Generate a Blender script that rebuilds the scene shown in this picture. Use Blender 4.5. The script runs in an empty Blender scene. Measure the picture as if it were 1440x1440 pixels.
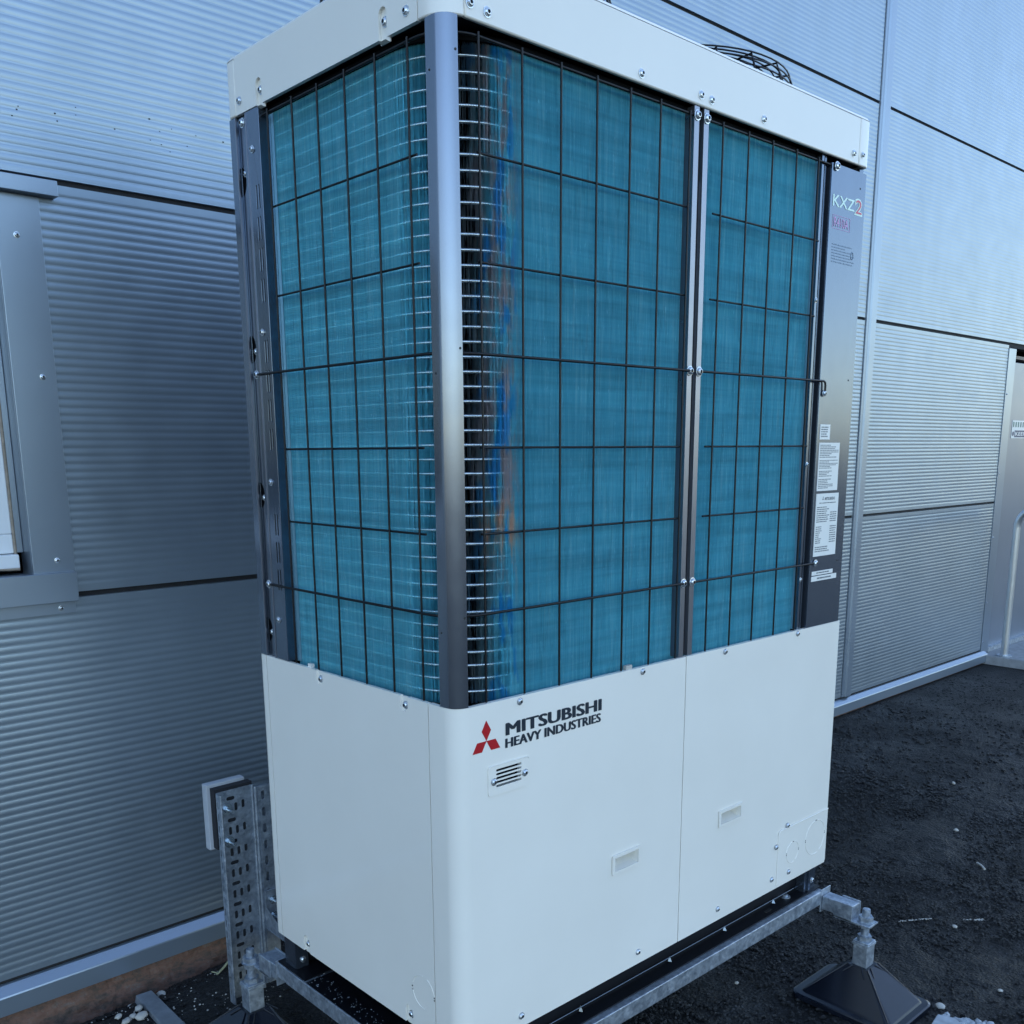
import bpy, bmesh, math, random
from mathutils import Vector, Matrix, noise
from math import sin, cos, pi, radians
random.seed(7)
scene = bpy.context.scene
col = scene.collection

# ---------------------------------------------------------------- camera
def make_camera():
    cd = bpy.data.cameras.new('camera'); co = bpy.data.objects.new('camera', cd); col.objects.link(co)
    yaw, pit, rol = 0.74401654, 0.20915721, -0.00650408
    f, py = 1370.3616, 922.7506
    fw = Vector((sin(yaw)*cos(pit), cos(yaw)*cos(pit), -sin(pit)))
    rt = Vector((cos(yaw), -sin(yaw), 0)); up = rt.cross(fw)
    rr = cos(rol)*rt + sin(rol)*up; uu = -sin(rol)*rt + cos(rol)*up
    M = Matrix((rr, uu, -fw)).transposed().to_4x4()
    M.translation = Vector((-1.07109, -1.31551, 1.16174))
    co.matrix_world = M
    cd.sensor_fit = 'HORIZONTAL'; cd.sensor_width = 36; cd.lens = f/1440*36
    cd.shift_x = 0; cd.shift_y = (py-720)/1440
    cd.clip_start = .05; cd.clip_end = 2000
    scene.camera = co
make_camera()

# ---------------------------------------------------------------- light
SUN_EL, SUN_ROT = radians(34), radians(28)
w = bpy.data.worlds.new('World'); scene.world = w; w.use_nodes = True
nt = w.node_tree; nt.nodes.clear()
sk = nt.nodes.new('ShaderNodeTexSky'); sk.sky_type = 'NISHITA'; sk.sun_disc = False
sk.sun_elevation = SUN_EL; sk.sun_rotation = SUN_ROT
sk.air_density = 1.0; sk.dust_density = 1.0; sk.ozone_density = 1.2
bg = nt.nodes.new('ShaderNodeBackground'); bg.inputs['Strength'].default_value = 0.15
ou = nt.nodes.new('ShaderNodeOutputWorld')
nt.links.new(sk.outputs[0], bg.inputs[0]); nt.links.new(bg.outputs[0], ou.inputs[0])
sd = bpy.data.lights.new('sun', 'SUN'); sd.energy = 3.5; sd.angle = radians(.5); sd.color = (1, .95, .87)
so = bpy.data.objects.new('sun', sd); col.objects.link(so)
tosun = Vector((sin(SUN_ROT)*cos(SUN_EL), cos(SUN_ROT)*cos(SUN_EL), sin(SUN_EL)))
so.rotation_euler = tosun.to_track_quat('Z', 'Y').to_euler(); so.location = (0, -3, 9)
scene.view_settings.view_transform = 'Standard'; scene.view_settings.look = 'None'
scene.view_settings.exposure = 1.8; scene.view_settings.gamma = 1
scene.view_settings.use_curve_mapping = False

# ---------------------------------------------------------------- materials
def mat(name, color, rough=.5, metal=0., spec=.5, coat=0., coat_r=.1, **k):
    m = bpy.data.materials.new(name); m.use_nodes = True
    n = m.node_tree.nodes; L = m.node_tree.links; b = n['Principled BSDF']
    b.inputs['Base Color'].default_value = (*color, 1); b.inputs['Roughness'].default_value = rough
    b.inputs['Metallic'].default_value = metal; b.inputs['Specular IOR Level'].default_value = spec
    b.inputs['Coat Weight'].default_value = coat; b.inputs['Coat Roughness'].default_value = coat_r
    tc = n.new('ShaderNodeTexCoord')
    def nz(scale, detail=4, stretch=None, rgh=.5):
        t = n.new('ShaderNodeTexNoise'); t.inputs['Scale'].default_value = scale
        t.inputs['Detail'].default_value = detail; t.inputs['Roughness'].default_value = rgh
        if stretch:
            mp = n.new('ShaderNodeMapping'); mp.inputs['Scale'].default_value = stretch
            L.new(tc.outputs['Object'], mp.inputs[0]); L.new(mp.outputs[0], t.inputs[0])
        else: L.new(tc.outputs['Object'], t.inputs[0])
        return t.outputs['Fac']
    def ramp(fac, stops):
        r = n.new('ShaderNodeValToRGB'); r.color_ramp.elements.remove(r.color_ramp.elements[0])
        e = r.color_ramp.elements
        e[0].position = stops[0][0]; e[0].color = (*stops[0][1], 1)
        for p, c in stops[1:]:
            q = e.new(p); q.color = (*c, 1)
        L.new(fac, r.inputs[0]); return r.outputs[0]
    def rng(fac, a, b_, c, d):
        r = n.new('ShaderNodeMapRange'); r.inputs[1].default_value = a; r.inputs[2].default_value = b_
        r.inputs[3].default_value = c; r.inputs[4].default_value = d; L.new(fac, r.inputs[0]); return r.outputs[0]
    def mix(fac, a, b_, mode='MIX'):
        r = n.new('ShaderNodeMixRGB'); r.blend_type = mode
        for i, v in ((0, fac), (1, a), (2, b_)):
            if isinstance(v, (int, float)): r.inputs[i].default_value = v
            elif isinstance(v, tuple): r.inputs[i].default_value = (*v, 1)
            else: L.new(v, r.inputs[i])
        return r.outputs[0]
    def bump(fac, strength, dist=.001):
        r = n.new('ShaderNodeBump'); r.inputs['Strength'].default_value = strength
        r.inputs['Distance'].default_value = dist; L.new(fac, r.inputs['Height']); L.new(r.outputs[0], b.inputs['Normal'])
    m['_'] = 0; del m['_']
    class H: pass
    h = H(); h.m = m; h.n = n; h.L = L; h.b = b; h.tc = tc; h.nz = nz; h.ramp = ramp; h.rng = rng; h.mix = mix; h.bump = bump
    h.color = lambda s: L.new(s, b.inputs['Base Color'])
    h.rough = lambda s: L.new(s, b.inputs['Roughness'])
    return h

def simple(name, color, rough=.5, metal=0., var=.12, scale=30, bumps=.0, **k):
    h = mat(name, color, rough, metal, **k)
    c2 = tuple(max(0, x*(1-var)) for x in color); c1 = tuple(min(1, x*(1+var)) for x in color)
    f = h.nz(scale, 5)
    h.color(h.ramp(f, [(.15, c2), (.85, c1)]))
    h.rough(h.rng(h.nz(scale*2.3, 3), .05, .95, max(.02, rough*.85), min(1, rough*1.15)))
    if bumps: h.bump(h.nz(scale*8, 4), bumps, .0006)
    return h.m

# painted metal cladding: fine grain and faint dust runs
def clad_mat():
    h = mat('cladding_paint', (.24, .32, .43), .3, .7)
    dust = h.nz(1, 5, (3, 3, .6), .6); fine = h.nz(260, 2)
    c = h.ramp(dust, [(.3, (.285, .345, .40)), (.7, (.32, .38, .44))])
    spots = h.ramp(h.nz(75, 2), [(.2, (.55, .55, .55)), (.235, (1, 1, 1))])
    h.color(h.mix(.2, c, spots, 'MULTIPLY'))
    h.rough(h.rng(h.nz(9, 6), .05, .95, .26, .42)); h.bump(h.nz(1.6, 2, (1, 1, 2.5)), .25, .004)
    return h.m
M_CLAD = clad_mat()
M_TRIM = simple('trim_paint', (.29, .345, .41), .3, .65, .04, 3)
M_DOOR = simple('door_paint', (.23, .26, .31), .32, .5, .05, 3)
M_GAP = simple('joint_shadow_seal', (.012, .012, .014), .8)
def white_mat():
    h = mat('white_enamel', (.8, .77, .7), .32, 0, coat=.55, coat_r=.08)
    h.color(h.ramp(h.nz(3, 6, None, .6), [(.3, (.80, .765, .69)), (.7, (.84, .805, .73))])); h.bump(h.nz(3.5, 2), .12, .004)
    h.rough(h.rng(h.nz(6, 5), .05, .95, .28, .44))
    return h.m
M_WHITE = white_mat()
M_DECAL = simple('decal_white', (.76, .76, .72), .4, 0, .03)
M_UPVC = simple('white_plastic', (.75, .77, .78), .3, 0, .03)
def brownmetal(name, c, r=.3, me=.65):
    h = mat(name, c, r, me)
    h.color(h.ramp(h.nz(2, 5, (4, 4, 1)), [(.1, tuple(x*.92 for x in c)), (.9, tuple(x*1.08 for x in c))]))
    h.rough(h.rng(h.nz(25, 4), .05, .95, r*.8, r*1.2))
    return h.m
M_GREY = brownmetal('dark_grey_metallic_paint', (.155, .19, .245), .2, .85)
M_POST = brownmetal('post_metallic_paint', (.21, .235, .28), .2, .9)
M_STILE = brownmetal('stile_metallic_paint', (.28, .29, .33), .3, .85)
M_BLACK = simple('black_steel', (.006, .0065, .009), .4, 0, .2, 25, spec=.3)
M_WIRE = simple('black_wire_coating', (.003, .0035, .005), .42, 0, .2, 60, spec=.32)
M_INNER = simple('inner_dark', (.004, .005, .007), .9, spec=.1)
M_SCREW = simple('zinc_screw', (.62, .66, .70), .25, .8, .25, 200)
M_SLOT = simple('screw_socket', (.02, .02, .02), .6)
def galv():
    h = mat('galvanised_steel', (.4, .44, .48), .42, .75)
    v = h.n.new('ShaderNodeTexVoronoi'); v.inputs['Scale'].default_value = 140; h.L.new(h.tc.outputs['Object'], v.inputs[0])
    a = h.ramp(h.nz(45, 6), [(.25, (.25, .29, .34)), (.6, (.42, .47, .53)), (.8, (.54, .60, .66))])
    sp = h.n.new('ShaderNodeSeparateColor'); h.L.new(v.outputs['Color'], sp.inputs[0])
    h.color(h.mix(.3, a, sp.outputs[0], 'SOFT_LIGHT'))
    h.rough(h.rng(h.nz(60, 4), .3, .7, .34, .6)); h.bump(h.nz(180, 4), .15, .0005)
    return h.m
M_GALV = galv()
def satin_tube():
    return simple('galvanised_tube', (.68, .70, .72), .3, .9, .08, 12)
M_TUBE = satin_tube()
M_RUBBER = simple('black_rubber', (.006, .008, .014), .22, 0, .3, 18, .1)
M_FOAM_SHADE = simple('black_foam_and_shade', (.015, .016, .02), .9, 0, .3, 80)
M_RED = simple('logo_red', (.42, .006, .012), .4, 0, .03)
M_NAVY = simple('logo_navy', (.012, .022, .035), .4, 0, .05)
M_INK = simple('fine_print_ink', (.12, .14, .16), .5, 0, .1)
M_SOFTINK = simple('soft_panel_ink', (.13, .19, .27), .4, .4, .1)
M_PINK = simple('label_pink', (.55, .30, .55), .4, 0, .1)
M_PALE = simple('label_pale', (.7, .9, .8), .4, 0, .05)
M_LRED = simple('label_red', (.6, .06, .12), .4, 0, .05)
def fin_mat():
    h = mat('blue_coil_fin', (.03, .28, .45), .28, .4)
    sep = h.n.new('ShaderNodeSeparateXYZ'); h.L.new(h.tc.outputs['Object'], sep.inputs[0])
    base = h.ramp(h.nz(1, 6, (240, 240, 7), .75), [(.25, (.12, .50, .64)), (.5, (.20, .68, .80)), (.78, (.52, .88, .93))])
    # rolled bands along the tube rows
    wv = h.n.new('ShaderNodeMath'); wv.operation = 'MULTIPLY'; wv.inputs[1].default_value = 2*pi/.0254; h.L.new(sep.outputs['Z'], wv.inputs[0])
    sn = h.n.new('ShaderNodeMath'); sn.operation = 'SINE'; h.L.new(wv.outputs[0], sn.inputs[0])
    band = h.ramp(h.rng(sn.outputs[0], .55, 1, 0, 1), [(0, (0, 0, 0)), (1, (.015, .02, .02))])
    c = h.mix(1, base, band, 'ADD')
    big = h.ramp(h.nz(1, 5, (1.5, 1.5, 34), .7), [(.3, (.6, .64, .68)), (.52, (1., 1., 1.)), (.7, (1.25, 1.2, 1.15))])
    c = h.mix(.55, c, big, 'MULTIPLY'); crk = h.ramp(h.nz(1, 3, (26, 26, 2.2), .5), [(.49, (1, 1, 1)), (.5, (.5, .55, .6)), (.51, (1, 1, 1))]); c = h.mix(.35, c, crk, 'MULTIPLY')
    # grey streaks on the fins just past the corner
    scr = h.ramp(h.nz(1, 5, (420, 420, 30), .8), [(.32, (.03, .03, .035)), (.48, (.22, .23, .25)), (.64, (.75, .74, .74))])
    gm = h.rng(sep.outputs['X'], .095, .135, .85, 0)
    gy = h.n.new('ShaderNodeMath'); gy.operation = 'LESS_THAN'; gy.inputs[1].default_value = .075; h.L.new(sep.outputs['Y'], gy.inputs[0])
    gq = h.n.new('ShaderNodeMath'); gq.operation = 'MULTIPLY'; h.L.new(gm, gq.inputs[0]); h.L.new(gy.outputs[0], gq.inputs[1])
    c = h.mix(gq.outputs[0], c, scr)
    # copper and blue shimmer at the bend, painted into the fin colour
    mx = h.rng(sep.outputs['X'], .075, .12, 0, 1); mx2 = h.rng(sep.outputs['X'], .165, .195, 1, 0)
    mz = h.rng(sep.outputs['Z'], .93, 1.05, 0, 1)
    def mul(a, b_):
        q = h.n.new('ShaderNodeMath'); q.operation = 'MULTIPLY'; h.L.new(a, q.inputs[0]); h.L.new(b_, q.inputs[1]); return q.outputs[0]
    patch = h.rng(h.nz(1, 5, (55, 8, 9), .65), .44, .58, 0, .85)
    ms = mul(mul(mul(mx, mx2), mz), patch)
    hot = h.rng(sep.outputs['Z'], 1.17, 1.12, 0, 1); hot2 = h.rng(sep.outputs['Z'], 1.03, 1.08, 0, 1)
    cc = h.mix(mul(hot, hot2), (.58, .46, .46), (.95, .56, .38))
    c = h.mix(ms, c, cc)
    bl = h.rng(h.nz(1, 3, (40, 8, 9), .5), .52, .58, 0, .8)
    c = h.mix(mul(mul(mx, mx2), bl), c, (.03, .45, .78))
    specks = h.ramp(h.nz(1, 3, (330, 330, 60)), [(.64, (0, 0, 0)), (.76, (.30, .34, .35))])
    c = h.mix(1, c, specks, 'ADD')
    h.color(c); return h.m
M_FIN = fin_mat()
M_ALU = simple('aluminium_tube', (.5, .56, .60), .25, .9, .1, 60)
M_ENDPL = simple('coil_end_plate', (.28, .55, .66), .35, .6, .1, 60)
def glass():
    h = mat('window_glass', (.06, .09, .11), .04, 0, spec=.8); return h.m
M_GLASS = glass()
M_BOARD = simple('grey_board', (.42, .44, .47), .4, 0, .04)
M_SEAL = simple('brown_sealant', (.28, .23, .18), .8, 0, .3, 60)
def tarmac(name, c0, c1, dirt=False):
    h = mat(name, c0, .62, 0, spec=.45)
    a = h.ramp(h.nz(1.6, 8, None, .65), [(.3, c0), (.7, c1)])
    st = h.ramp(h.nz(150, 4, None, .7), [(.60, (0, 0, 0)), (.72, (.05, .052, .058))])
    c = h.mix(1, a, st, 'ADD')
    sm = h.ramp(h.nz(3.1, 6, (1, 1.8, 1), .7), [(.58, (0, 0, 0)), (.78, (.022, .025, .028))])
    c = h.mix(1, c, sm, 'ADD')
    vc = h.n.new('ShaderNodeTexVoronoi'); vc.inputs['Scale'].default_value = 125; h.L.new(h.tc.outputs['Object'], vc.inputs[0])
    vs_ = h.n.new('ShaderNodeSeparateColor'); h.L.new(vc.outputs['Color'], vs_.inputs[0])
    c = h.mix(.85, c, h.ramp(vs_.outputs[0], [(.0, (.35, .35, .36)), (.55, (.8, .8, .8)), (.9, (1.4, 1.4, 1.42)), (1, (3.2, 3.2, 3.3))]), 'MULTIPLY')
    h.color(c); h.b.inputs['Specular IOR Level'].default_value = .35; h.rough(h.rng(h.nz(5, 6), .2, .8, .48, .8))
    vo = h.n.new('ShaderNodeTexVoronoi'); vo.inputs['Scale'].default_value = 105; h.L.new(h.tc.outputs['Object'], vo.inputs[0])
    h.bump(h.mix(.5, h.nz(130, 6, None, .75), vo.outputs['Distance']), 1.0, .014)
    return h.m
M_TAR = tarmac('tarmac', (.0045, .0045, .0045), (.012, .012, .012))
M_AGG = tarmac('tarmac_aggregate', (.006, .006, .006), (.030, .030, .031))
M_SOIL = tarmac('dark_soil', (.010, .009, .008), (.03, .027, .024))
def brick():
    h = mat('worn_brick', (.13, .06, .04), .85, 0)
    a = h.ramp(h.nz(14, 10, (1, 1, 2.2), .8), [(.30, (.03, .024, .02)), (.44, (.10, .068, .052)), (.52, (.17, .085, .058)), (.60, (.15, .11, .09)), (.70, (.27, .23, .20))])
    h.color(a); h.bump(h.nz(60, 8), .8, .006); return h.m
M_BRICK = brick()
M_CONC = simple('concrete', (.27, .28, .29), .85, 0, .3, 22, .6)
M_SLATE = simple('grey_slate', (.15, .165, .18), .75, 0, .35, 30, .7)
M_STONE = simple('pale_stone', (.42, .40, .36), .7, 0, .2, 60, .5)
M_BRKSTONE = simple('pale_broken_stone', (.33, .36, .39), .75, 0, .35, 40, .8)
M_TWIG = simple('dry_twig', (.30, .30, .18), .8, 0, .2, 60)
M_ROOF = simple('roof_sheet', (.2, .2, .21), .5, .3)
M_GREEN = simple('sign_green', (.10, .20, .17), .4)
M_BLUE = simple('sign_dark_blue', (.01, .03, .10), .4)
M_DRIP = simple('water_drop', (.5, .55, .6), .08, .3)

# ---------------------------------------------------------------- builders
WPOS = {}
def put(o, parent=None, at=(0, 0, 0)):
    """link o; 'at' is its place in the world, parent a thing or a part (translation only)"""
    col.objects.link(o); at = Vector(at); WPOS[o.name] = at
    if parent is not None:
        o.parent = parent; o.location = at - WPOS[parent.name]
    else: o.location = at
    return o
def thing(name, label, cat, loc=(0, 0, 0), group=None):
    o = bpy.data.objects.new(name, None); put(o, None, loc); o.empty_display_size = .05
    o['label'] = label; o['category'] = cat
    if group: o['group'] = group
    return o
def tag(o, label, cat, group=None):
    o['label'] = label; o['category'] = cat
    if group: o['group'] = group
    return o

class MB:
    def __init__(s): s.v = []; s.f = []; s.sm = []
    def add(s, vs, fs, smooth=False):
        b = len(s.v); s.v += [tuple(v) for v in vs]; s.f += [tuple(b+i for i in f) for f in fs]; s.sm += [smooth]*len(fs); return s
    def box(s, x0, x1, y0, y1, z0, z1):
        s.add([(x0,y0,z0),(x1,y0,z0),(x1,y1,z0),(x0,y1,z0),(x0,y0,z1),(x1,y0,z1),(x1,y1,z1),(x0,y1,z1)],
              [(0,3,2,1),(4,5,6,7),(0,1,5,4),(1,2,6,5),(2,3,7,6),(3,0,4,7)]); return s
    def prism(s, poly, z0, z1):            # plan polygon, counter-clockwise
        n = len(poly)
        s.add([(x, y, z0) for x, y in poly]+[(x, y, z1) for x, y in poly],
              [tuple(range(n-1, -1, -1)), tuple(range(n, 2*n))]+[(i, (i+1) % n, n+(i+1) % n, n+i) for i in range(n)]); return s
    def ribbon(s, path, t, z0, z1):        # path in plan, thickness to its left
        n = len(path); P = [Vector(p) for p in path]; Q = []
        for i, p in enumerate(P):
            a = (P[i]-P[i-1]).normalized() if i else (P[1]-P[0]).normalized()
            b = (P[i+1]-P[i]).normalized() if i < n-1 else a
            na = Vector((-a.y, a.x)); nb = Vector((-b.y, b.x)); m = (na+nb).normalized()
            Q.append(p+m*t/max(.35, m.dot(na)))
        vs = []
        for z in (z0, z1): vs += [(p.x, p.y, z) for p in P]+[(q.x, q.y, z) for q in Q]
        f = []
        N = 2*n
        for i in range(n-1):
            f += [(i, i+1, N+i+1, N+i), (n+i+1, n+i, N+n+i, N+n+i+1), (i+1, i, n+i, n+i+1), (N+i, N+i+1, N+n+i+1, N+n+i)]
        f += [(0, N, N+n, n), (n-1, n+n-1, N+n+n-1, N+n-1)]
        s.add(vs, f); return s
    def cyl(s, c0, c1, r0, r1=None, n=12, cap=True):
        r1 = r0 if r1 is None else r1; a = Vector(c0); b = Vector(c1); d = (b-a).normalized()
        u = d.orthogonal().normalized(); w = d.cross(u)
        vs = [a+r0*(cos(2*pi*i/n)*u+sin(2*pi*i/n)*w) for i in range(n)]+[b+r1*(cos(2*pi*i/n)*u+sin(2*pi*i/n)*w) for i in range(n)]
        s.add(vs, [(i, (i+1) % n, n+(i+1) % n, n+i) for i in range(n)], n > 6)
        if cap: s.add(vs, [tuple(range(n-1, -1, -1)), tuple(range(n, 2*n))])
        return s
    def tube(s, path, r, n=6, closed=False, cap=True):
        P = [Vector(p) for p in path]; m = len(P); u = None; vs = []
        for i, p in enumerate(P):
            if closed: t = (P[(i+1) % m]-P[i-1]).normalized()
            else: t = (P[min(i+1, m-1)]-P[max(i-1, 0)]).normalized()
            if u is None: u = t.orthogonal().normalized()
            else: u = (u-t*u.dot(t)).normalized()
            w_ = t.cross(u)
            vs += [p+r*(cos(2*pi*k/n)*u+sin(2*pi*k/n)*w_) for k in range(n)]
        fs = []
        for i in range(m if closed else m-1):
            j = (i+1) % m
            fs += [(i*n+k, i*n+(k+1) % n, j*n+(k+1) % n, j*n+k) for k in range(n)]
        s.add(vs, fs, True)
        if cap and not closed: s.add(vs[:n]+vs[-n:], [tuple(range(n-1, -1, -1)), tuple(range(n, 2*n))])
        return s
    def shift(s, d):
        s.v = [(x+d[0], y+d[1], z+d[2]) for x, y, z in s.v]; return s
    def mesh(s, name, m):
        me = bpy.data.meshes.new(name); me.from_pydata(s.v, [], s.f); me.materials.append(m)
        me.polygons.foreach_set('use_smooth', s.sm); me.update(); return me
    def build(s, name, m, parent=None, at=None, bevel=0, kind=None):
        """world-coordinate mesh; origin stays at the parent's base"""
        base = WPOS[parent.name] if parent is not None else Vector((0, 0, 0))
        if at is not None: base = Vector(at)
        s.shift(-base)
        o = bpy.data.objects.new(name, s.mesh(name, m)); put(o, parent, base)
        if bevel: bev(o, bevel)
        if kind: o['kind'] = kind
        return o
def soft(o, deg=28):
    o.data.polygons.foreach_set('use_smooth', [True]*len(o.data.polygons)); o.data.set_sharp_from_angle(angle=radians(deg)); return o
def bev(o, w_, seg=2):
    b = o.modifiers.new('bevel', 'BEVEL'); b.width = w_; b.segments = seg; b.limit_method = 'ANGLE'; b.angle_limit = radians(40)
    b.harden_normals = False

def plate(outline, holes, t, frame='XZ', origin=(0, 0, 0), flip=False):
    """flat plate with holes by curve filling; (u,v) -> 'XZ' faces -y, 'YZ' faces -x. returns verts, faces"""
    cu = bpy.data.curves.new('tmp', 'CURVE'); cu.dimensions = '2D'; cu.fill_mode = 'BOTH'; cu.extrude = t/2
    for loop in [outline]+holes:
        sp = cu.splines.new('POLY'); sp.points.add(len(loop)-1)
        for p, (u, v) in zip(sp.points, loop): p.co = (u, v, 0, 1)
        sp.use_cyclic_u = True
    ob = bpy.data.objects.new('tmp', cu); col.objects.link(ob)
    dg = bpy.context.evaluated_depsgraph_get(); me = bpy.data.meshes.new_from_object(ob.evaluated_get(dg))
    bm = bmesh.new(); bm.from_mesh(me); bmesh.ops.remove_doubles(bm, verts=bm.verts, dist=1e-6)
    bmesh.ops.recalc_face_normals(bm, faces=bm.faces)
    vs = []; ox, oy, oz = origin
    for v in bm.verts:
        u, h, d = v.co.x, v.co.y, v.co.z+t/2       # d: 0..t depth away from the viewer side
        vs.append((ox+u, oy+d, oz+h) if frame == 'XZ' else (ox+d, oy+u, oz+h))
    fs = [tuple(v.index for v in f.verts) for f in bm.faces]
    if frame == 'XZ' : fs = [f[::-1] for f in fs]
    bm.free(); bpy.data.meshes.remove(me); bpy.data.objects.remove(ob); bpy.data.curves.remove(cu)
    m = bmesh.new()
    return vs, fs
def rect(u0, u1, v0, v1): return [(u0, v0), (u1, v0), (u1, v1), (u0, v1)]
def rrect(u0, u1, v0, v1, r, n=4):
    P = []
    for cx, cy, a0 in ((u1-r, v0+r, -pi/2), (u1-r, v1-r, 0), (u0+r, v1-r, pi/2), (u0+r, v0+r, pi)):
        P += [(cx+r*cos(a0+pi/2*i/n), cy+r*sin(a0+pi/2*i/n)) for i in range(n+1)]
    return P
def slot(cx, cy, L_, W_, vert=True, n=4):
    hw, hh = (W_/2, L_/2) if vert else (L_/2, W_/2)
    return rrect(cx-hw, cx+hw, cy-hh, cy+hh, min(hw, hh)*.999, n)

def arc(cx, cy, r, a0, a1, n=6): return [(cx+r*cos(a0+(a1-a0)*i/n), cy+r*sin(a0+(a1-a0)*i/n)) for i in range(n+1)]

# shared screw mesh (pan head with socket), axis along -y from the origin
def screw_mesh(name, r=.0062):
    b = MB(); n = 12
    prof = [(r*1.25, 0), (r*1.25, -.0010), (r*.98, -.0012), (r*.92, -.0032), (r*.62, -.0048), (r*.45, -.005), (r*.36, -.0028), (0.0001, -.0026)]
    vs = []; fs = []
    for rr, y in prof: vs += [(rr*cos(2*pi*i/n), y, rr*sin(2*pi*i/n)) for i in range(n)]
    for k in range(len(prof)-1): fs += [(k*n+i, k*n+(i+1) % n, (k+1)*n+(i+1) % n, (k+1)*n+i) for i in range(n)]
    b.add(vs, fs, False); me = b.mesh(name, M_SCREW); me.materials.append(M_SLOT)
    for i, p in enumerate(me.polygons):
        if i >= 5*n: p.material_index = 1
    return me
SCREW = screw_mesh('screw')
def screw(parent, pos, face='-y', s=1.0):
    o = bpy.data.objects.new('screw', SCREW); put(o, parent, pos)
    if face == '-x': o.rotation_euler = (0, 0, -pi/2)
    if face == 'z': o.rotation_euler = (-pi/2, 0, 0)
    o.rotation_euler.rotate_axis('Y', random.random()*3)
    o.scale = (s, s, s); return o
def hexnut(b, c, r, h):
    b.cyl(c, (c[0], c[1], c[2]+h), r, n=6); return b

def lettering(name, text, x0, x1, z0, z1, y, m, parent, bold=0., shear=0., heavy=0.):
    cu = bpy.data.curves.new('tmp', 'FONT'); cu.body = text; cu.offset = bold; cu.shear = shear; cu.space_character = 1.02+bold*2; cu.resolution_u = 3
    ob = bpy.data.objects.new('tmp', cu); col.objects.link(ob)
    dg = bpy.context.evaluated_depsgraph_get(); me = bpy.data.meshes.new_from_object(ob.evaluated_get(dg))
    xs = [v.co.x for v in me.vertices]; ys = [v.co.y for v in me.vertices]
    a, b_, c, d = min(xs), max(xs), min(ys), max(ys)
    for v in me.vertices:
        v.co = Vector((x0+(v.co.x-a)/(b_-a)*(x1-x0), y, z0+(v.co.y-c)/(d-c)*(z1-z0))) - WPOS[parent.name]
    if heavy:
        bm = bmesh.new()
        for k in range(5):
            o_ = len(bm.verts); bm.from_mesh(me); bm.verts.ensure_lookup_table()
            for v in bm.verts[o_:]: v.co += Vector(((k-2)*heavy/2, -.00004*k, (k % 2)*heavy*.35))
        bm.to_mesh(me); bm.free()
    me.materials.clear(); me.materials.append(m); me.name = name
    bpy.data.objects.remove(ob); bpy.data.curves.remove(cu)
    o = bpy.data.objects.new(name, me); put(o, parent, WPOS[parent.name]); return o

# ================================================================ GROUND
GZ = -.335
def gz(x, y=0):
    t = max(0, min(1, (x-1.7)/2.6)); t = t*t*(3-2*t)
    return GZ-.036*(1-t)-.060*max(0, min(1, (y-1.24)/.11))*max(0, min(1, (.6-x)/.7))
def ground():
    b = MB(); x0, x1, y0, y1, st = -1.3, 4.4, -.9, 1.44, .0135
    nx = int((x1-x0)/st); ny = int((y1-y0)/st)
    vs = []
    for j in range(ny+1):
        for i in range(nx+1):
            x = x0+(x1-x0)*i/nx; y = y0+(y1-y0)*j/ny
            e = min(i, nx-i, j, ny-j)/8.; e = min(1, e)
            h = .010*noise.noise((x*2.2, y*2.2, 0))+.006*noise.noise((x*9, y*9, 3))+.0045*noise.noise((x*34, y*34, 5))
            vs.append((x, y, gz(x, y)+(h-.004)*e+.001))
    W_ = nx+1
    b.add(vs, [(j*W_+i, j*W_+i+1, (j+1)*W_+i+1, (j+1)*W_+i) for j in range(ny) for i in range(nx)], True)
    # the same sheet runs on to the horizon
    R_ = 400
    o8 = [(-R_, -R_), (x0, -R_), (x1, -R_), (R_, -R_), (-R_, y0), (x0, y0), (x1, y0), (R_, y0), (-R_, y1), (x0, y1), (x1, y1), (R_, y1), (-R_, R_), (x0, R_), (x1, R_), (R_, R_)]
    b.add([(x, y, gz(x, y)+.001) for x, y in o8], [(4*j+i, 4*j+i+1, 4*j+i+5, 4*j+i+4) for j in range(3) for i in range(3) if not (i == 1 and j == 1)])
    o = b.build('ground', M_TAR); o['kind'] = 'structure'
ground()

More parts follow.
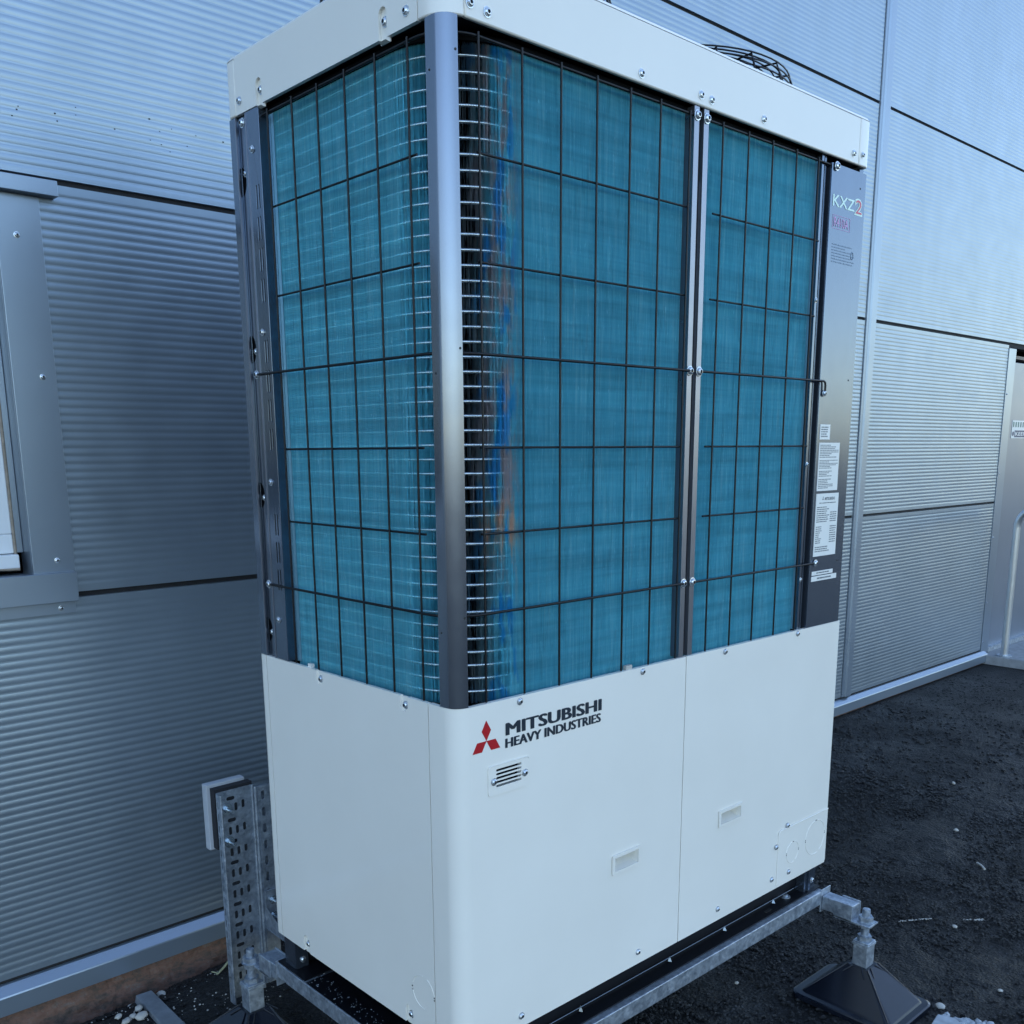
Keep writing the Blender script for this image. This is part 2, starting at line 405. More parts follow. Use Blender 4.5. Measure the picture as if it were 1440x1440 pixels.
def blob(b, c, r, seed, squash=.6, sub=0):
    """irregular stone of 20 triangles (or 80)"""
    t = (1+5**.5)/2
    V = [(-1,t,0),(1,t,0),(-1,-t,0),(1,-t,0),(0,-1,t),(0,1,t),(0,-1,-t),(0,1,-t),(t,0,-1),(t,0,1),(-t,0,-1),(-t,0,1)]
    F = [(0,11,5),(0,5,1),(0,1,7),(0,7,10),(0,10,11),(1,5,9),(5,11,4),(11,10,2),(10,7,6),(7,1,8),(3,9,4),(3,4,2),(3,2,6),(3,6,8),(3,8,9),(4,9,5),(2,4,11),(6,2,10),(8,6,7),(9,8,1)]
    V = [Vector(v).normalized() for v in V]
    for _ in range(sub):
        mid = {}; F2 = []
        def m_(a, b_):
            k = (min(a, b_), max(a, b_))
            if k not in mid: mid[k] = len(V); V.append((V[a]+V[b_]).normalized())
            return mid[k]
        for a, b_, c_ in F:
            x, y, z = m_(a, b_), m_(b_, c_), m_(c_, a); F2 += [(a, x, z), (b_, y, x), (c_, z, y), (x, y, z)]
        F = F2
    rnd = random.Random(seed); A = rnd.random()*6; sx, sy = .75+.5*rnd.random(), .75+.5*rnd.random()
    vs = []
    for v in V:
        k = 1+.35*noise.noise(v*1.7+Vector((seed*3.1, seed*.7, 0)))
        x, y, z = v.x*k*sx, v.y*k*sy, v.z*k*squash
        vs.append((c[0]+r*(x*cos(A)-y*sin(A)), c[1]+r*(x*sin(A)+y*cos(A)), c[2]+r*z))
    b.add(vs, F, sub > 0)
def aggregate():
    b = MB(); rnd = random.Random(3); n = 0
    while n < 26000:
        x = rnd.uniform(-.9, 5.6) if rnd.random() < .35 else rnd.uniform(.6, 3.2); y = rnd.uniform(-.85, 1.33)
        if noise.noise((x*4, y*4, 9)) < rnd.uniform(-.6, .3): continue
        if x < 3.2 and x > 1.6 and y < -.8: continue
        r = rnd.uniform(.0025, .0075)*(1 if x < 3 else 1.4)
        blob(b, (x, y, gz(x, y)+.001), r, n, .55); n += 1
    o = b.build('loose_aggregate', M_AGG); o['kind'] = 'stuff'
aggregate()

# ================================================================ BUILDING
YW = 1.38
BLD = thing('metal_clad_building', 'silver grey micro-ribbed metal clad building behind the white cooling unit', 'building', (0, YW, GZ))
PITCH = .0205
def clad_panel(x0, x1, z0, z1):
    """horizontal micro-ribbed panel with turned-in edges"""
    d = .0007; prof = [(z0, .010), (z0+.001, .0), (z0+.010, 0.)]
    k = int((z1-z0-.02)/PITCH); zz = z0+.010+((z1-z0-.02)-k*PITCH)/2
    for i in range(k):
        a = zz+i*PITCH
        prof += [(a+.001, 0), (a+.0045, d*.4), (a+.0075, d), (a+.0115, d), (a+.0145, d*.4), (a+.018, 0)]
    prof += [(z1-.010, 0), (z1-.001, 0), (z1, .010)]
    b = MB(); vs = []; n = len(prof)
    for x in (x0, x1): vs += [(x, YW+y, z) for z, y in prof]
    b.add(vs, [(i, n+i, n+i+1, i+1) for i in range(n-1)])
    b.add([(x0, YW+.010, z0), (x0, YW+.010, z1), (x1, YW+.010, z1), (x1, YW+.010, z0)], [(0, 1, 2, 3)])
    return b.build('cladding_panel', M_CLAD, BLD)
G = .0065    # half joint
zj = [-.235, .7885, 1.8215, 2.862, 3.895, 4.93, 5.965]
WX0, WX1, WZ0, WZ1 = -1.6, -.262, .845, 1.79      # window opening in the sheet
for i in range(6):
    a, c = zj[i]+(G if i else 0), zj[i+1]-G
    if i == 1:
        clad_panel(WX1, 3.955, a, c); clad_panel(-4, WX0, a, c); 
    else: clad_panel(-4, 3.955, a, c)
    zz0, zz1 = a, c
    xr = 5.868 if i in (0, 1) else 9.0
    if i == 1: zz1 = 1.8115
    clad_panel(4.068, xr, zz0, zz1)
# dark core behind the joints (closed box with the openings left out)
core = MB()
core.box(-4, WX0, YW+.0105, YW+.09, GZ-.1, 5.97); core.box(WX1, 5.93, YW+.0105, YW+.09, GZ-.1, 5.97)
core.box(WX0, WX1, YW+.0105, YW+.09, GZ-.1, WZ0); core.box(WX0, WX1, YW+.0105, YW+.09, WZ1, 5.97)
core.box(5.93, 9, YW+.0105, YW+.09, 1.80, 5.97); core.box(7.15, 9, YW+.0105, YW+.09, GZ-.1, 1.80)
core.build('panel_core', M_GAP, BLD)
sh = MB(); sh.box(-4, 9, YW+.16, YW+.2, GZ-.2, 6.0); sh.box(-4, 9, YW+.2, 9.0, GZ-.2, 5.9)
sh.box(-4, 5.9, YW+.092, YW+.16, GZ-.1, .5)
sh.build('inner_shell', M_INNER, BLD)
MB().box(-4.06, 9.06, YW-.03, 9.1, 6.0, 6.06).build('roof', M_ROOF, BLD)
# vertical cover strip over the panel ends
v = MB(); P = [(3.962, YW+.009), (3.964, YW-.004), (3.985, YW-.006), (3.992, YW-.014), (4.042, YW-.014), (4.049, YW-.006), (4.062, YW-.004), (4.064, YW+.009)]
v.ribbon(P, -.0015, -.235, 5.965) ; v.build('vertical_cover_strip', M_TRIM, BLD)
# drip flashing along the foot
P = [(YW+.008, -.246), (YW-.002, -.2475), (YW-.030, -.266), (YW-.0315, -.270), (YW-.0315, -.320), (YW-.026, -.323), (YW-.02, -.320)]
b = MB(); n = len(P); x0, x1 = -4, 5.93
vs = [(x, y, z) for x in (x0, x1) for y, z in P]
b.add(vs, [(i, n+i, n+i+1, i+1) for i in range(n-1)]); o = b.build('drip_flashing', M_TRIM, BLD); 
b = MB(); nseg = 300; vs = []; RW = 12
for i in range(nseg+1):
    x = -1.6+3.6*i/nseg
    for k in range(RW):
        z = -.312-.19*k/(RW-1); f_ = k/(RW-1)
        y = YW-.003-.035*f_+(.010*noise.noise((x*9, z*25, 0))+.007*noise.noise((x*34, z*60, 4))+.004*noise.noise((x*90, z*110, 8)))*min(1, f_*5)
        vs.append((x, y, z))
b.add(vs, [(RW*i+k, RW*i+RW+k, RW*i+RW+1+k, RW*i+1+k) for i in range(nseg) for k in range(RW-1)], False)
b.box(-4, -1.6, YW-.01, YW+.05, -.50, -.312); b.box(2.0, 5.93, YW-.01, YW+.05, -.50, -.312)
b.build('brick_plinth', M_BRICK, BLD)
b = MB(); rnd = random.Random(4)
for i in range(26):
    x = rnd.uniform(-.25, .55); z = 1.98+rnd.gauss(0, .02)-(.25-x)*.03; q = rnd.uniform(.0008, .0022)
    b.box(x-q, x+q, YW-.0010, YW+.0006, z-q*.7, z+q*.7)
o = b.build('dirt_specks', M_GAP, BLD); o['kind'] = 'stuff'
# window: flashings and frame
head = MB().box(-1.75, -.134, YW-.034, YW+.012, 1.779, 1.8155); head.build('window_head_flashing', M_TRIM, BLD, bevel=.0015)
jb = MB().box(-.277, -.172, YW-.004, YW+.006, .848, 1.778); jb.box(-.277, -.2735, YW+.0065, YW+.085, .848, 1.778)
jb.box(-.3035, -.2775, YW+.062, YW+.066, .905, 1.778); jamb = jb.build('window_jamb_flashing', M_TRIM, BLD, bevel=.0012)
jb = MB().box(-1.69, -1.585, YW-.004, YW+.006, .848, 1.778); jb.build('window_jamb_flashing', M_TRIM, BLD)
sl = MB().box(-1.73, -.177, YW-.026, YW+.012, .775, .853); sl.box(-1.585, -.277, YW+.0125, YW+.085, .838, .8495)
sill = sl.build('window_sill_flashing', M_TRIM, BLD, bevel=.0015)
ap = MB().box(-1.73, -.181, YW-.006, YW+.0, .742, .7745).build('window_apron_flashing', M_TRIM, BLD, bevel=.0006)
for x, z in ((-.232, 1.683), (-.205, 1.349), (-.216, .884), (-.24, 1.02)):
    if z != 1.02: screw(jamb, (x, YW-.0042, z))
screw(ap, (-.219, YW-.0062, .757)); screw(ap, (-.62, YW-.0062, .757))
win = MB(); yf = 1.43
win.box(-1.56, -.303, yf, yf+.06, 1.72, 1.77); win.box(-1.56, -.303, yf, yf+.06, .905, .955)
win.box(-.353, -.303, yf, yf+.06, .9552, 1.7198); win.box(-1.56, -1.51, yf, yf+.06, .9552, 1.7198)
WIN = win.build('window', M_UPVC, BLD, bevel=.003)
MB().box(-1.58, -.299, yf-.025, yf+.05, .868, .9035).build('window_sill', M_UPVC, WIN, bevel=.003)
MB().box(-1.509, -.354, yf+.02, yf+.03, .956, 1.719).build('pane', M_GLASS, WIN)
b = MB(); b.tube([(-.3005, yf-.002, .868+.9*i/40+0) for i in range(41)], .004, 5); b.tube([(-1.3+1.0*i/40, yf-.022, .8665+.0012*sin(i*1.7)) for i in range(41)], .004, 5)
b.build('sealant_bead', M_SEAL, WIN)
# door at the far right
MB().box(5.872, 5.99, YW-.004, YW+.006, -.262, 1.792).build('door_jamb_flashing', M_TRIM, BLD, bevel=.001)
MB().box(5.986, 5.990, YW+.007, YW+.07, -.262, 1.785).build('door_reveal', M_TRIM, BLD)
MB().box(5.992, 6.062, YW+.028, YW+.08, -.25, 1.735).build('door_frame', M_DOOR, BLD, bevel=.002)
DOOR = MB().box(6.066, 7.1, YW+.036, YW+.075, -.24, 1.715).build('door', M_DOOR, BLD, bevel=.002)
MB().box(5.992, 7.15, YW+.03, YW+.08, 1.737, 1.757).build('door_head_bar', M_SEAL, BLD)
for z in (1.5, .98, .55, .1, -.18): screw(BLD, (5.895, YW-.0043, z), s=.8)
MB().box(6.14, 6.40, YW+.0335, YW+.0355, 1.215, 1.335).build('door_sign', M_DECAL, DOOR)
SG = DOOR
b = MB(); 
for i in range(6):
    b.box(6.150+i*.042, 6.150+i*.042+.022, YW+.0327, YW+.0333, 1.29, 1.325); 
b.build('sign_symbol', M_GREEN, DOOR)
b = MB().box(6.188, 6.39, YW+.0327, YW+.0333, 1.222, 1.268); b.cyl((6.163, YW+.0335, 1.245), (6.163, YW+.0327, 1.245), .016, n=16)
b.build('sign_symbol', M_BLUE, DOOR)
lettering('sign_letters', 'KEEP', 6.2, 6.38, 1.232, 1.258, YW+.0322, M_DECAL, DOOR, .02)

# concrete step and handrail by the door
st = MB().box(5.90, 7.6, .2, YW+.03, GZ-.02, -.27); tag(st.build('concrete_step', M_CONC, None, bevel=.008), 'pale concrete step below the grey door at the far right', 'step')
MB_ = MB().box(5.99, 7.12, YW+.031-.035, YW+.036, -.268, -.235); MB_.build('door_threshold', M_GALV, BLD)
HR = thing('handrail', 'bent galvanised tube handrail standing by the grey door', 'handrail', (5.955, 1.25, GZ))
pth = [(5.955, 1.25, GZ), (5.955, 1.25, .62)]+[(5.955, 1.25-.14*(1-cos(a)), .62+.14*sin(a)) for a in [pi/2*i/10 for i in range(1, 11)]]+[(5.955, .42, .76)]+[(5.955, .42-.14*sin(a), .62+.14*cos(a)) for a in [pi/2*i/10 for i in range(1, 11)]]+[(5.955, .28, GZ)]
MB().tube(pth, .0235, 16).build('rail_tube', M_TUBE, HR)
for y in (1.25, .28): MB().cyl((5.955, y, GZ), (5.955, y, -.262), .05, n=20).build('base_flange', M_GALV, HR)

# ================================================================ OUTDOOR UNIT
W, D = 1.35, .716; ZB, ZC, ZT = .7015, 1.835, 1.9416
U = thing('outdoor_unit', 'tall white and grey cooling unit with blue finned coil behind black wire guards', 'air conditioner', (0, 0, -.085))
R0 = .035
def cov(name, path, z0, z1, holes=(), t=.010):
    b = MB(); b.ribbon(path, t, z0, z1); o = b.build(name, M_WHITE, U, bevel=.0022); return o
# lower covers ------------------------------------------------
# front-left cover: short return on the side, rounded corner, front with openings
b = MB()
corner = [(0, .078), (0, R0)]+arc(R0, R0, R0, pi, 1.5*pi, 10)[1:]
corner[-1] = (R0, 0)
b.ribbon(corner, .0105, 0, ZB)
HA = (.435, .521, .252, .290); VS = [slot(.1285, .5365+.0078*i, .066, .0046, False) for i in range(5)]
vs, fs = plate(rect(R0, .6735, 0, ZB), [rect(*HA)]+[rect(.096, .162, .532, .574)], .0105)
b.add(vs, fs); FL = b.build('front_cover', M_WHITE, U)
bm = bmesh.new(); bm.from_mesh(FL.data); bmesh.ops.remove_doubles(bm, verts=bm.verts, dist=1e-5)
bm.to_mesh(FL.data); bm.free(); soft(FL)
b = MB(); HB = (.826, .917, .254, .290)
vs, fs = plate(rect(.6765, W, 0, ZB), [rect(*HB)], .0105); b.add(vs, fs); FR = b.build('front_cover', M_WHITE, U)
for H_, pr in ((HA, FL), (HB, FR)):
    x0, x1, z0, z1 = H_
    p = MB(); x0 += .0005; x1 -= .0005; z0 += .0005; z1 -= .0005
    vs, fs = plate(rrect(x0-.004, x1+.004, z0-.004, z1+.004, .003), [rect(x0+.003, x1-.003, z0+.003, z1-.003)], .003, origin=(0, -.0042, 0)); p.add(vs, fs)
    # recessed pocket with sloping back
    X0, X1, Z0, Z1 = x0+.003, x1-.003, z0+.003, z1-.003
    V = [(X0, -.001, Z0), (X1, -.001, Z0), (X1, -.001, Z1), (X0, -.001, Z1), (X0+.002, .012, Z0+.003), (X1-.002, .012, Z0+.003), (X1-.002, .042, Z1-.016), (X0+.002, .042, Z1-.016), (X0+.002, .042, Z1-.001), (X1-.002, .042, Z1-.001)]
    p.add(V, [(0, 1, 5, 4), (4, 5, 6, 7), (7, 6, 9, 8), (8, 9, 2, 3), (0, 4, 7, 8, 3), (1, 2, 9, 6, 5)])
    p.build('grab_handle', M_WHITE, pr)
# vent plate
b = MB(); vs, fs = plate(rrect(.076, .181, .519, .5785, .006), VS, .0016, origin=(0, -.0018, 0)); b.add(vs, fs)
vp = b.build('vent_plate', M_WHITE, U)
MB().box(.09, .168, .0108, .014, .526, .58).build('vent_backing', M_INNER, vp)
MB().tube([(.0765, -.0016, .574), (.078, -.002, .5775), (.082, -.002, .5785), (.175, -.002, .5785), (.179, -.002, .5775), (.1805, -.0016, .574)], .0010, 5).build('pressed_edge', M_WHITE, vp)
screw(vp, (.0895, -.002, .547)); screw(vp, (.170, -.002, .547))
# side and rear corner covers
def scoop_plate(y0, y1, z0, z1, notches, x=0., t=.008):
    out = rect(y0, y1, z0, z1)
    for (yc, r, h, top) in notches: pass
    # outline with U notches from the bottom/top edge
    P = [(y0, z0)]
    for yc, r, h in sorted([n[:3] for n in notches if not n[3]]):
        P += [(yc-r, z0), (yc-r, z0+h-r)]+[(yc+r*cos(a), z0+h-r+r*sin(a)) for a in [pi-pi*i/8 for i in range(1, 8)]]+[(yc+r, z0+h-r), (yc+r, z0)]
    P += [(y1, z0), (y1, z1)]
    for yc, r, h in sorted([n[:3] for n in notches if n[3]], reverse=True):
        P += [(yc+r, z1), (yc+r, z1-h+r)]+[(yc+r*cos(a), z1-h+r+r*sin(a)) for a in [-pi*i/8 for i in range(1, 8)]]+[(yc-r, z1-h+r), (yc-r, z1)]
    P += [(y0, z1)]
    return plate(P, [], t, 'YZ', (x, 0, 0))
b = MB(); NB = [(.457, .0125, .030, True), (.155, .0125, .030, True), (.571, .013, .042, False), (.168, .013, .042, False)]
vs, fs = scoop_plate(.0805, .682, 0, ZB, NB); b.add(vs, fs)
SC = b.build('side_cover', M_WHITE, U)
b = MB()
for yc, r, h, top in NB:
    z0, z1 = (ZB-h-.001, ZB-.001) if top else (-.004, h)
    MB().box(.0062 if not top else .0045, .0078, yc-r-.001, yc+r+.001, z0, z1).build('recessed_tab', M_WHITE, SC)
    screw(SC, (.0045 if top else .006, yc-.001, ZB-.018 if top else .02), '-x', 1.1)
b = MB(); b.ribbon([(W, D-.002), (.02, D-.002), (.006, D-.006), (0, D-.02), (0, .6845)][::-1], -.010, 0, ZB) if False else b.ribbon([(.25, D), (.012, D), (.003, D-.004), (0, D-.012), (0, .6845)], .010, 0, ZB)
b.build('rear_corner_cover', M_WHITE, U)
b = MB(); b.box(.2505, W, D-.010, D, 0, ZB); b.box(W-.010, W, .0108, D-.0105, 0, ZB); b.build('rear_cover', M_WHITE, U)
MB().box(.012, W-.012, .05, D-.012, .001, .685).build('inner_casing', M_INNER, U)
for x, z in ((.159, .6915), (.522, .692), (.159, .026), (.527, .03)): screw(FL, (x, -.0002, z))
for x, z in ((.823, .692), (1.139, .6935), (.834, .031), (1.076, .033)): screw(FR, (x, -.0002, z))
# access plate with knock-outs
b = MB(); vs, fs = plate([(1.0985, .008), (1.349, .008), (1.349, .1625), (1.109, .1625), (1.1035, .1605), (1.0998, .156), (1.0985, .150)], [], .0016, origin=(0, -.0018, 0)); b.add(vs, fs)
APL = b.build('access_plate', M_WHITE, U)
MB().tube([(1.0985, -.0018, .152), (1.1003, -.002, .158), (1.104, -.0022, .1618), (1.110, -.0022, .1632), (1.349, -.0022, .1632)], .0016, 6).build('pressed_edge', M_WHITE, APL)
for cx, cz, r in ((1.287, .094, .050), (1.172, .084, .030)):
    b = MB()
    for a0, a1 in ((.12, 1.45), (1.65, 3.0), (3.25, 5.0), (5.2, 6.1)):
        b.tube([(cx+r*cos(a0+(a1-a0)*i/14), -.0018, cz+r*sin(a0+(a1-a0)*i/14)) for i in range(15)], .0012, 5)
    ko = b.build('knockout_ring', M_WHITE, APL)
    for a in (.06, 1.55, 3.12):
        for s in (-.05, .05): MB().cyl((cx+r*cos(a+s*.04/r*1.2), -.0016, cz+r*sin(a+s*.04/r*1.2)), (cx+r*cos(a+s*.04/r*1.2), -.0024, cz+r*sin(a+s*.04/r*1.2)), .0016, n=8).build('punch_hole', M_SLOT, APL)
    pass
for x, z in ((1.156, .031), (1.0885, .122), (1.139, .170)): screw(APL, (x, -.0019, z))
b = MB(); cy_, cz_, r = .118, .092, .036
for a0, a1 in ((.2, 1.2), (1.6, 2.9), (3.3, 4.9)):
    b.tube([(-.0003, cy_-r*cos(a0+(a1-a0)*i/12), cz_+r*sin(a0+(a1-a0)*i/12)) for i in range(13)], .0008, 5)
KO = b.build('knockout_ring', M_WHITE, SC)
for a in (3.05, 3.2, .02, 6.1): MB().cyl((-.0001, cy_+r*cos(a), cz_+r*sin(a)), (-.0009, cy_+r*cos(a), cz_+r*sin(a)), .0017, n=8).build('punch_hole', M_SLOT, SC)
# lettering
lettering('lettering', 'MITSUBISHI', .124, .389, .6305, .6545, -.0006, M_NAVY, FL, 0, 0, .0026)
lettering('lettering', 'HEAVY INDUSTRIES', .122, .388, .606, .6245, -.0006, M_NAVY, FL, 0, 0, .0016)
C0 = Vector((.0735, 0, .6305)); s = .0228
for k, a in enumerate((90, 210, 330)):
    a = radians(a); u = Vector((cos(a-pi/6), 0, sin(a-pi/6)))*s; v_ = Vector((cos(a+pi/6), 0, sin(a+pi/6)))*s
    b = MB(); e = Vector((0, -.0006, 0)); pts = [C0, C0+u, C0+u+v_, C0+v_]
    b.add([p+e for p in pts]+[p-e*.0 for p in pts], [(0, 1, 2, 3), (0, 4, 5, 1), (1, 5, 6, 2), (2, 6, 7, 3), (3, 7, 4, 0)])
    b.build('emblem_diamond', M_RED, FL)

# top cap -----------------------------------------------------
RC = .05
b = MB()
def cap_part(name, path, extra=None):
    b = MB(); b.ribbon(path, .010, ZC, ZT-.0005); o = b.build(name, M_WHITE, U, bevel=.003); soft(o); return o
cfr = cap_part('cap_front', [(.0475, 0), (1.3, 0)])
ccn = cap_part('cap_corner', [(0, .062), (0, RC)]+arc(RC, RC, RC, pi, 1.5*pi, 12)[1:-1]+[(.0465, .0001)])
b = MB(); NC = [(.578, .0115, .048, False), (.157, .0115, .048, False)]
vs, fs = scoop_plate(.063, .672, ZC, ZT-.0005, NC); b.add(vs, fs); csd = b.build('cap_side', M_WHITE, U)
b = MB()
for yc, r, h, top in NC:
    b = MB(); b.box(.0058, .0076, yc-r-.002, yc+r+.002, ZC-.006, ZC+h)
    b.add([(.0058, yc-r, ZC-.006), (.0058, yc+r, ZC-.006), (-.002, yc+r*.9, ZC-.004), (-.002, yc-r*.9, ZC-.004)], [(0, 1, 2, 3)])
    screw(csd, (.0055, yc-.001, ZC+.026), '-x', 1.15); b.build('recessed_tab', M_WHITE, csd)
cap_part('cap_rear_corner', [(.3, D)]+arc(.021, D-.021, .021, pi/2, pi, 6)+[(0, .673)])
cap_part('cap_corner', [(1.301, 0), (W-.012, 0), (W-.003, .003), (W, .012), (W, .08)])
cap_part('cap_rear', [(W, .0805), (W, D-.02)]+arc(W-.02, D-.02, .02, 0, pi/2, 4)[1:]+[(.3005, D)])
b = MB(); r = .012
plan = arc(RC, RC, RC, pi, 1.5*pi, 8)+arc(W-.013, .013, .013, -pi/2, 0, 4)+arc(W-.02, D-.02, .02, 0, pi/2, 4)+arc(.021, D-.021, .021, pi/2, pi, 5)
# top sheet inset, joined to the skirts with a rolled edge
def inset(P, d):
    cx, cy = W/2, D/2; return [(x+(d if x < cx else -d), y+(d if y < cy else -d)) for x, y in P]
L0, L1, L2 = plan, inset(plan, .0035), inset(plan, .011)
n = len(plan)
b.add([(x, y, ZT-.001) for x, y in L0]+[(x, y, ZT+.005) for x, y in L1]+[(x, y, ZT+.008) for x, y in L2], [(k*n+i, k*n+(i+1) % n, (k+1)*n+(i+1) % n, (k+1)*n+i) for k in range(2) for i in range(n)]+[tuple(range(2*n, 3*n))], False)
CT = b.build('cap_top', M_WHITE, U)
MB().prism([(.030, .014), (W-.012, .011), (W-.012, D-.011), (.012, D-.011), (.013, .030)], ZC+.006, ZT-.004).build('cap_lining', M_BLACK, U)
for x, z in ((.094, 1.853), (.057, 1.857), (.48, 1.851), (.665, 1.854), (.700, 1.852), (.888, 1.854), (1.273, 1.856)): screw(cfr if x > .06 else cfr, (x, -.0002, z), s=1.1)
screw(ccn, (1.316, -.0002, 1.860)); 
for y, z in ((.656, 1.859), (.091, 1.857)): screw(csd, (-.0002, y, z), '-x', 1.1)
# fan guards: wire domes over dark throats
for fx in (.358, 1.003):
    fy = .36; g = MB(); zb = ZT+.008; zt = 2.019; RF = .292
    def hz(rr): return zt+.006*(1-(rr/RF)**2)
    for k in range(15):
        rr = .05+(RF-.05)*k/14
        g.tube([(fx+rr*cos(a), fy+rr*sin(a), hz(rr)) for a in [2*pi*i/56 for i in range(56)]], .0019, 5, closed=True)
    for k in range(1, 5):
        rr = RF+.004*k**.9; z = zt-.0145*k
        g.tube([(fx+rr*cos(a), fy+rr*sin(a), z) for a in [2*pi*i/56 for i in range(56)]], .0019, 5, closed=True)
    for k in range(20):
        a = 2*pi*k/20+.1
        g.tube([(fx+.05*cos(a), fy+.05*sin(a), hz(.05)-.003)]+[(fx+rr*cos(a), fy+rr*sin(a), hz(rr)-.003) for rr in (.15, .25, RF)]+[(fx+(RF+.010)*cos(a), fy+(RF+.010)*sin(a), zt-.03), (fx+(RF+.016)*cos(a), fy+(RF+.016)*sin(a), zb)], .0024, 5)
    FG = g.build('fan_guard', M_WIRE, U)
    MB().cyl((fx, fy, zb-.0005), (fx, fy, zb+.012), .30, n=48).build('fan_throat', M_INNER, FG)

# coil --------------------------------------------------------
YC = .027; RB = .142; SC_ = YC+RB
def coil_path(off=0.):       # fin-front line, optional inward offset; list of (pos, inward normal)
    pts = []
    return pts
def coil_at(s):
    """distance along the front line, from the rear of the side face round to the right end"""
    L1_ = 0.580-SC_; LB = RB*pi/2
    if s < L1_: return Vector((YC, 0.580-s)), Vector((1, 0))
    if s < L1_+LB:
        a = pi+(s-L1_)/RB; return Vector((SC_+RB*cos(a), SC_+RB*sin(a))), Vector((-cos(a), -sin(a)))
    return Vector((SC_+(s-L1_-LB), YC)), Vector((0, 1))
LTOT = (0.580-SC_)+RB*pi/2+(1.148-SC_)
ZF0, ZF1 = .69, 1.824
def fins():
    b = MB(); rows = 48; s = 0.; k = 0; vs = []; fs = []; L1_ = 0.580-SC_; LB = RB*pi/2
    while s < LTOT:
        p, nrm = coil_at(s); t = Vector((-nrm.y, nrm.x)); base = len(vs); dep = .020
        inb = L1_ < s < L1_+LB
        amp = .00045
        for j in range(rows+1):
            z = ZF0+(ZF1-ZF0)*j/rows
            wob = amp*noise.noise((s*9, z*2.3, 0))*1.6+.00022*noise.noise((s*400, z*26, 4))
            dd = .0004*noise.noise((s*300, z*11, 8))
            tw = (.0075*noise.noise((s*900, z*6, 2))+.003*noise.noise((s*500, z*40, 6))) if inb else 0
            q = p+t*wob-nrm*dd; e = p+nrm*dep+t*tw
            vs += [(q.x, q.y, z), (e.x, e.y, z)]
        fs += [(base+2*j, base+2*j+1, base+2*j+3, base+2*j+2) for j in range(rows)]
        s += .0019+(.0009 if inb else 0); k += 1
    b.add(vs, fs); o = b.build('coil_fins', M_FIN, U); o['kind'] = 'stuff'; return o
COIL = fins()
def coil_curve(off, z, deep=0., s0=0.002, s1=None, n=46):
    s1 = s1 or LTOT-.004; L1_ = 0.580-SC_; LB = RB*pi/2
    S = [s0+(L1_-s0)*i/4 for i in range(4)]+[L1_+LB*i/14 for i in range(15)]+[L1_+LB+(s1-L1_-LB)*i/4 for i in range(1, 5)]
    P = []
    for s in S:
        p, nn = coil_at(s); q = p+nn*(off+(deep if s > L1_+LB*.8 else (-.0008 if s < L1_+LB*.3 else 0))); P.append((q.x, q.y, z))
    return P
tm = MB().tube(coil_curve(.0054, 0, .0020), .0036, 8).mesh('tube', M_ALU)
for i in range(44):
    o = bpy.data.objects.new('coil_tube', tm); put(o, U, (0, 0, .7125+.0254*i))
# dark backing behind the fins, headers and end strips
b = MB(); Pq = [(x, y) for x, y, z in coil_curve(.045, 0)]; b.ribbon(Pq, .004, .70, 1.824); b.build('coil_backing', M_INNER, U)
for q in ((YC-.003, YC+.02, .581, .5855), (1.149, 1.156, YC-.004, YC+.02), (.712, .722, YC-.0025, YC-.0005), (YC-.0022, YC-.0006, .570, .5795)):
    MB().box(*q, .701, 1.822).build('coil_end_plate', M_ENDPL, U)
b = MB(); Pq = [(x, y) for x, y, z in coil_curve(-.004, 0)]; b.ribbon(Pq, .03, 1.8245, 1.8348); b.build('recess_shade_band', M_INNER, U)  # dark band added for the shade in the recess under the cap

MB().box(.1, W-.02, .1, D-.02, .69, 1.834).build('inner_body', M_INNER, U)
b = MB(); b.box(W-.02, W-.002, .0125, D-.001, ZB+.001, ZC-.001); b.box(.012, W-.0205, D-.012, D-.001, ZB+.001, ZC-.001); b.build('rear_casing', M_GREY, U)

# corner post
b = MB(); rp = .026
pth_ = [(.0015, .0455), (.0015, rp)]+[(x, y) for x, y in arc(rp+.0015, rp+.0015, rp, pi, 1.5*pi, 10)[1:]]+[(.0325, .0015)]
b.ribbon(pth_, .0035, ZB+.0005, ZC-.0005); PO = b.build('corner_post', M_POST, U)
soft(PO)
for x, z in ((.0275, 1.784), (.0275, 1.329), (.0275, .868)): MB().cyl((x, .0016, z), (x, .0008, z), .0022, n=8).build('punch_hole', M_SLOT, PO)
for y, z in ((.036, 1.757), (.036, 1.289), (.036, .84)): MB().cyl((.0016, y, z), (.0008, y, z), .0018, n=8).build('punch_hole', M_SLOT, PO)
# side column (folded sheet with slots) ------------------------
SCR_Z = [1.761, 1.406, 1.095, .792]
b = MB()
b.ribbon([(.25, D-.001), (.010, D-.001), (.002, D-.008), (.0015, .684), (.0035, .6825), (.009, .6822)], .0025, ZB+.001, ZC-.001)
def dh(zc): # half-round cut beside the fold
    return [(.681-.0008, zc-.028), (.6805, zc+.028)]+[(.6805-.018*sin(a), zc+.028*cos(a)) for a in [pi*i/10 for i in range(1, 10)]]
vs, fs = plate(rect(.6405, .6815, ZB+.001, ZC-.001), [dh(z-.03+(.0 if i else -.02)) for i, z in enumerate(SCR_Z)], .002, 'YZ', (.0085, 0, 0)); b.add(vs, fs)
b.ribbon([(.0085, .641), (.003, .6402), (.0015, .638), (.0015, .634)], .0022, ZB+.001, ZC-.001)
SL = []
z = ZC-.045
while z > ZB+.03:
    if min(abs(z-q) for q in SCR_Z) > .036:
        SL += [slot(.6005, z, .046, .0042), slot(.6105, z, .046, .0042)]
    z -= .0605
